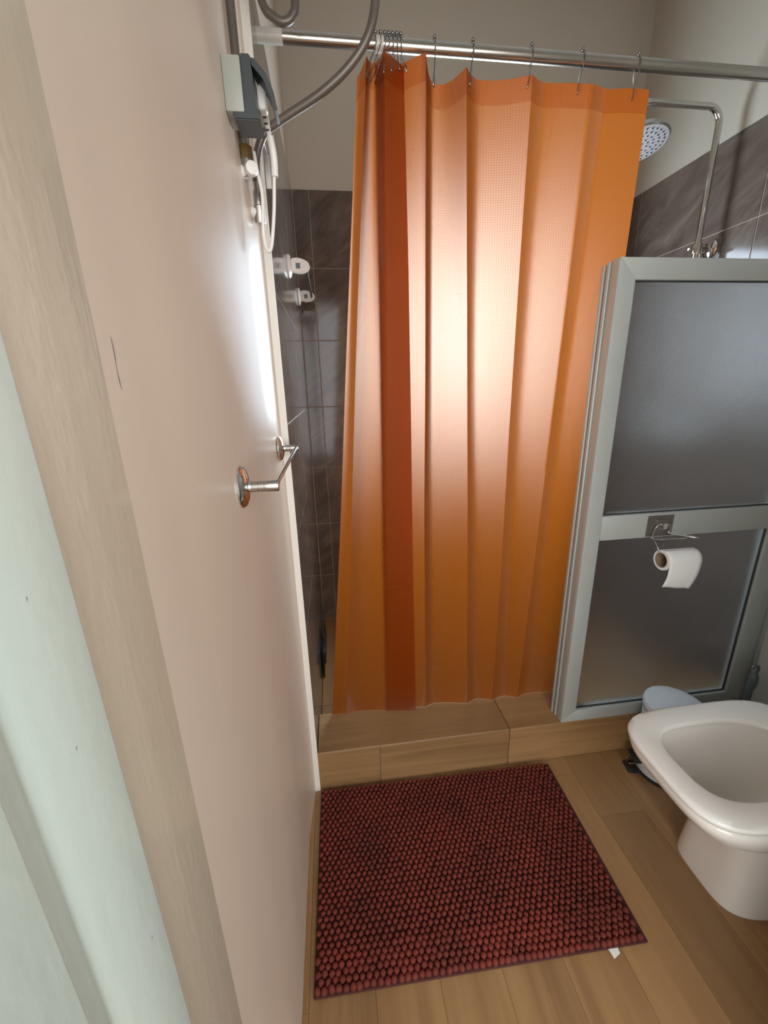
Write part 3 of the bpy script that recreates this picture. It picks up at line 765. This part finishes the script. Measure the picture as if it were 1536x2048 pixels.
for n_, (x, y) in enumerate(spots):
    mt = MR @ Matrix.Translation((x, y, .0115+random.uniform(-.001, .001))) @ Matrix.Rotation(random.uniform(-.5, .5), 4, 'X') @ Matrix.Rotation(random.uniform(-.5, .5), 4, 'Y') @ Matrix.Diagonal((random.uniform(.92, 1.06), random.uniform(.92, 1.06), random.uniform(.92, 1.1), 1))
    if n_ < 300:
        o = bpy.data.objects.new('bobble', me_b); COL.objects.link(o); o.parent = mat_; o.matrix_basis = mt
    else:
        t = bmesh.new(); bmesh.ops.create_icosphere(t, subdivisions=1, radius=1)
        for v in t.verts: v.co = mt @ Vector((v.co.x*.0077, v.co.y*.0077, v.co.z*.0085))
        vm = {v: bmr.verts.new(v.co) for v in t.verts}
        for f in t.faces: bmr.faces.new([vm[v] for v in f.verts])
        t.free()
o = obj('bobble_pile', bmr, 'mat', None, True, 180); o.parent = mat_; o['kind'] = 'stuff'
# white care label sticking out under the front edge
bm = bmesh.new()
tl = [(.296, -MD/2+.004, .0042), (.322, -MD/2+.004, .0042), (.320, -MD/2-.010, .0030), (.301, -MD/2-.017, .0016)]
top = [bm.verts.new(MR @ Vector(p)) for p in tl]; bot = [bm.verts.new(MR @ Vector((p[0], p[1], p[2]-.0008))) for p in tl]
bm.faces.new(top); bm.faces.new(bot[::-1])
for k in range(4): bm.faces.new((top[k], bot[k], bot[(k+1) % 4], top[(k+1) % 4]))
o = obj('care_label', bm, 'tag'); o.parent = mat_; o['label'] = 'white care label'

# ------------------------------------------------------------------ toilet
TY = .664
def outline(z, xf, xb, hw, nexp=4.0, k=64, nback=4.5):
    cxm = (xf+xb)/2; A = (xb-xf)/2; pts = []
    for i in range(k):
        a = 2*PI*i/k; c, s_ = math.cos(a), math.sin(a)
        nn = nback if c > 0 else nexp
        pts.append(Vector((cxm + A*math.copysign(abs(c)**(2/nn), c), TY + hw*math.copysign(abs(s_)**(2/nn), s_), z)))
    return pts
to = thing('toilet', (1.3, TY, 0), 'white ceramic toilet with open square-round seat facing the mat', 'toilet')
bm = bmesh.new()
sec = [(0.0, 1.056, 1.56, .115, 4.2), (.012, 1.056, 1.56, .115, 4.2), (.10, 1.064, 1.56, .111, 4.1), (.20, 1.062, 1.55, .109, 3.9), (.255, 1.045, 1.54, .113, 3.2), (.290, 1.005, 1.50, .124, 3.2),
       (.312, .955, 1.45, .138, 3.3), (.324, .922, 1.40, .150, 3.4), (.332, .905, 1.38, .158, 3.9), (.345, .890, 1.37, .162, 4.0), (.370, .872, 1.365, .166, 4.0), (.388, .866, 1.36, .167, 4.0), (.396, .870, 1.357, .164, 4.0), (.398, .878, 1.35, .158, 3.4)]
loops = [outline(*s_) for s_ in sec]
inner = [(.398, .912, 1.29, .118, 3.0), (.392, .918, 1.285, .113, 2.9), (.36, .925, 1.275, .107, 2.7), (.30, .945, 1.25, .096, 2.5), (.24, .985, 1.21, .078, 2.3), (.19, 1.03, 1.17, .055, 2.1), (.165, 1.06, 1.14, .035, 2.0)]
loops += [outline(*s_, 64, 2.6) for s_ in inner]
bm_loft(bm, loops)
obj('bowl', bm, 'ceramic', to, True, 60)
bm = bmesh.new(); bm_loft(bm, [outline(.185, 1.033, 1.167, .050, 2.1, 64, 2.1), outline(.187, 1.033, 1.167, .051, 2.1, 64, 2.1)]); obj('water', bm, 'frosted', to, True)
bm = bmesh.new()
st = [outline(.4035, .866, 1.330, .162), outline(.4045, .861, 1.335, .166), outline(.412, .858, 1.338, .169), outline(.4185, .861, 1.335, .167), outline(.4215, .868, 1.328, .160, 3.4),
      outline(.4195, .912, 1.262, .114, 3.5, 64, 2.8), outline(.4165, .919, 1.255, .109, 3.4, 64, 2.6), outline(.409, .922, 1.252, .107, 3.4, 64, 2.6), outline(.4035, .918, 1.256, .110, 3.4, 64, 2.6)]
bm_loft(bm, st, wrap=True)
obj('seat', bm, 'seat', to, True, 55)
tank = bmesh.new(); bm_box(tank, (1.43, TY-.185, .40), (W-.004, TY+.185, .76), .02, 3); cis = obj('cistern', tank, 'ceramic', to, True)
bm = bmesh.new(); bm_box(bm, (1.42, TY-.192, .762), (W-.003, TY+.192, .795), .01, 3); obj('cistern_lid', bm, 'ceramic', cis, True)
bm = bmesh.new(); bm_box(bm, (1.395, TY-.165, .425), (1.415, TY+.165, .845), .009, 3); obj('seat_lid', bm, 'seat', to, True)
for dy in (-.08, .08): tube_obj('hinge', [(1.345, TY+dy-.02, .414), (1.345, TY+dy+.02, .414)], .012, 'seat', to)
bm = bmesh.new(); bm_box(bm, (1.335, TY-.12, .395), (1.44, TY+.12, .403), .003); obj('hinge_plate', bm, 'ceramic', to, True)
lathe_obj('flush_button', [(0, 0), (.02, 0), (.02, .004), (0, .006)], Matrix.Translation((1.51, TY, .795)), 'chrome', cis)

# ------------------------------------------------------------------ pedal bin
BX, BY = 1.212, .972
pb = thing('pedal_bin', (BX, BY, 0), 'small white pedal bin between the toilet and the shower curb', 'bin')
T = Matrix.Translation((BX, BY, 0))
lathe_obj('body', [(0, .012), (.083, .012), (.086, .016), (.088, .25), (.086, .252), (0, .252)], T, 'bin', pb, 48)
lathe_obj('base_ring', [(0, .0), (.084, 0), (.087, .004), (.087, .010), (.083, .013), (0, .013)], T, 'black', pb, 48)
lathe_obj('rim', [(.0885, .246), (.0905, .248), (.0905, .256), (.0885, .258), (.08, .258)], T, 'chrome_worn', pb, 48)
lathe_obj('lid', [(.084, .258), (.0915, .259), (.0920, .268), (.0890, .276), (.075, .281), (.04, .2845), (0, .2855)], T, 'bin', pb, 48)
bm = bmesh.new()
pd = Matrix.Translation((BX, BY, 0)) @ Matrix.Rotation(math.radians(168), 4, 'Z')
t = bmesh.new(); bm_box(t, (.075, -.026, .016), (.118, .022, .028), .004)
bmesh.ops.transform(t, matrix=pd @ Matrix.Rotation(math.radians(12), 4, 'Y'), verts=t.verts); merge(bm, t)
obj('pedal', bm, 'black', pb, True)
bm = bmesh.new(); t = bmesh.new(); bm_box(t, (.075, -.026, .046), (.108, .026, .060), .004)
bmesh.ops.transform(t, matrix=pd, verts=t.verts); merge(bm, t); obj('pedal_guard', bm, 'black', pb, True)
tube_obj('pedal_bar', [pd @ Vector((.08, -.012, .036)), pd @ Vector((.118, -.012, .030)), pd @ Vector((.118, .012, .030)), pd @ Vector((.08, .012, .036))], .0022, 'chrome', pb, 8)

# ------------------------------------------------------------------ toilet roll holder and roll
ph = thing('toilet_roll_holder', (1.118, YC, .875), 'wire toilet roll holder on a stick-on hook pad on the partition rail', 'toilet roll holder')
box_obj('adhesive_pad', (1.077, YC-.0012, .842), (1.163, YC+.0008, .908), 'plate', ph, .0006)
hb_ = box_obj('hook_base', (1.103, YC-.006, .862), (1.138, YC-.0012, .897), 'chrome_worn', ph, .002)
lathe_obj('hook_knob', [(0, 0), (.005, 0), (.005, .010), (.010, .011), (.010, .015), (0, .017)], axis_mat((1.121, YC-.006, .880), (0, -1, 0)), 'chrome', hb_, 20)
YR = YC-.052
rc = Vector((1.150, YR, .800))
wirepts = [(1.095, YC-.010, .858), (1.096, YC-.013, .873), (1.108, YC-.015, .884), (1.134, YC-.015, .884), (1.146, YC-.013, .873), (1.147, YC-.010, .858)]
tube_obj('hanger_wire', bez(wirepts, 6), .0014, 'chrome', ph, 8)
tube_obj('frame_wire', bez([(1.148, YC-.008, .858), (1.150, YC-.012, .852), (1.20, YR-.006, .850), (1.205, YR+.02, .846), (1.20, YC-.006, .842), (1.12, YC-.006, .842), (1.088, YC-.008, .843), (1.080, YR+.02, .846), (1.083, YR, .851), (1.095, YR-.004, .853), (1.16, YR-.008, .853)], 6), .0014, 'chrome', ph, 8)
tube_obj('arm_wire', bez([(1.094, YC-.010, .860), (1.086, YC-.02, .845), (1.082, YR+.01, .832), (1.083, YR, .818), (1.092, YR, .806), (1.12, YR, .802), (1.21, YR, .802)], 6), .0014, 'chrome', ph, 8)
tr = thing('toilet_roll', rc, 'nearly used white toilet roll with a sheet hanging from the wire holder', 'toilet roll')
X0, X1 = 1.098, 1.205
RO, RI = .031, .0225
cz, cyy = .800-.016, YR
bm = bmesh.new()
mt = axis_mat((X0, cyy, cz), (1, 0, 0))
bm_lathe(bm, [(RI, 0), (RO-.001, 0), (RO, .001), (RO, X1-X0-.001), (RO-.001, X1-X0), (RI, X1-X0)], mt, 48)
obj('paper_roll', bm, 'paper', tr, True, 40)
bm = bmesh.new(); bm_lathe(bm, [(RI+.0003, -.0005), (RI-.0012, -.0005), (RI-.0012, X1-X0+.0005), (RI+.0003, X1-X0+.0005)], mt, 40); obj('core', bm, 'card', tr, True)
# sheet: leaves the roll over its front and hangs
path = []
for k in range(13):
    a = PI*.55 + (PI*.5-.0)*k/12
    path.append((cyy+(RO+.0012)*math.cos(a), cz+(RO+.0012)*math.sin(a)))
yl, zl = path[-1]
for k in range(1, 11):
    path.append((yl+.010*(k/10)**2-.004*math.sin(k/10*PI), zl-.074*k/10))
rows = []
for i, (py_, pz_) in enumerate(path):
    row = []
    for c in range(9):
        u = c/8; tt = max(0, (i-12)/10)
        x = X0+.001+(X1-X0-.002)*u + (-.012*tt if u > .5 else .002*tt)*abs(u-.5)*2 - .004*tt
        zz = pz_ - (.014*u*tt) + .0015*math.sin(u*9)*tt
        row.append(Vector((x, py_+.0015*math.sin(u*7+tt*3)*tt, zz)))
    rows.append(row)
bm = bmesh.new()
vv = [[bm.verts.new(p) for p in r_] for r_ in rows]
for i in range(len(vv)-1):
    for c in range(8): bm.faces.new((vv[i][c], vv[i][c+1], vv[i+1][c+1], vv[i+1][c]))
o = obj('hanging_sheet', bm, 'paper', tr, True, 180)
sm = o.modifiers.new('thickness', 'SOLIDIFY'); sm.thickness = .0008

# ------------------------------------------------------------------ toilet brush by the right wall
tbx, tby = 1.525, 1.005
br = thing('toilet_brush', (tbx, tby, 0), 'dark grey toilet brush in the corner behind the toilet', 'toilet brush')
T = Matrix.Translation((tbx, tby, 0))
lathe_obj('holder', [(0, 0), (.048, 0), (.050, .004), (.044, .12), (.040, .125), (.036, .12), (.036, .01), (0, .01)], T, 'brush', br, 32)
tube_obj('handle', bez([(tbx-.005, tby, .10), (tbx-.003, tby, .20), (tbx+.002, tby+.002, .27), (tbx+.008, tby+.003, .33)], 6), [.007]*7+[.011]*6+[.014, .015, .0155, .015, .013, .009], 'brush', br, 14)
tube_obj('hang_hook', bez([(tbx+.010, tby+.003, .325), (tbx+.016, tby+.003, .345), (tbx+.013, tby+.003, .357), (tbx+.003, tby+.003, .360), (tbx-.006, tby+.003, .356), (tbx-.007, tby+.003, .350)], 6), .0042, 'brush', br, 10)
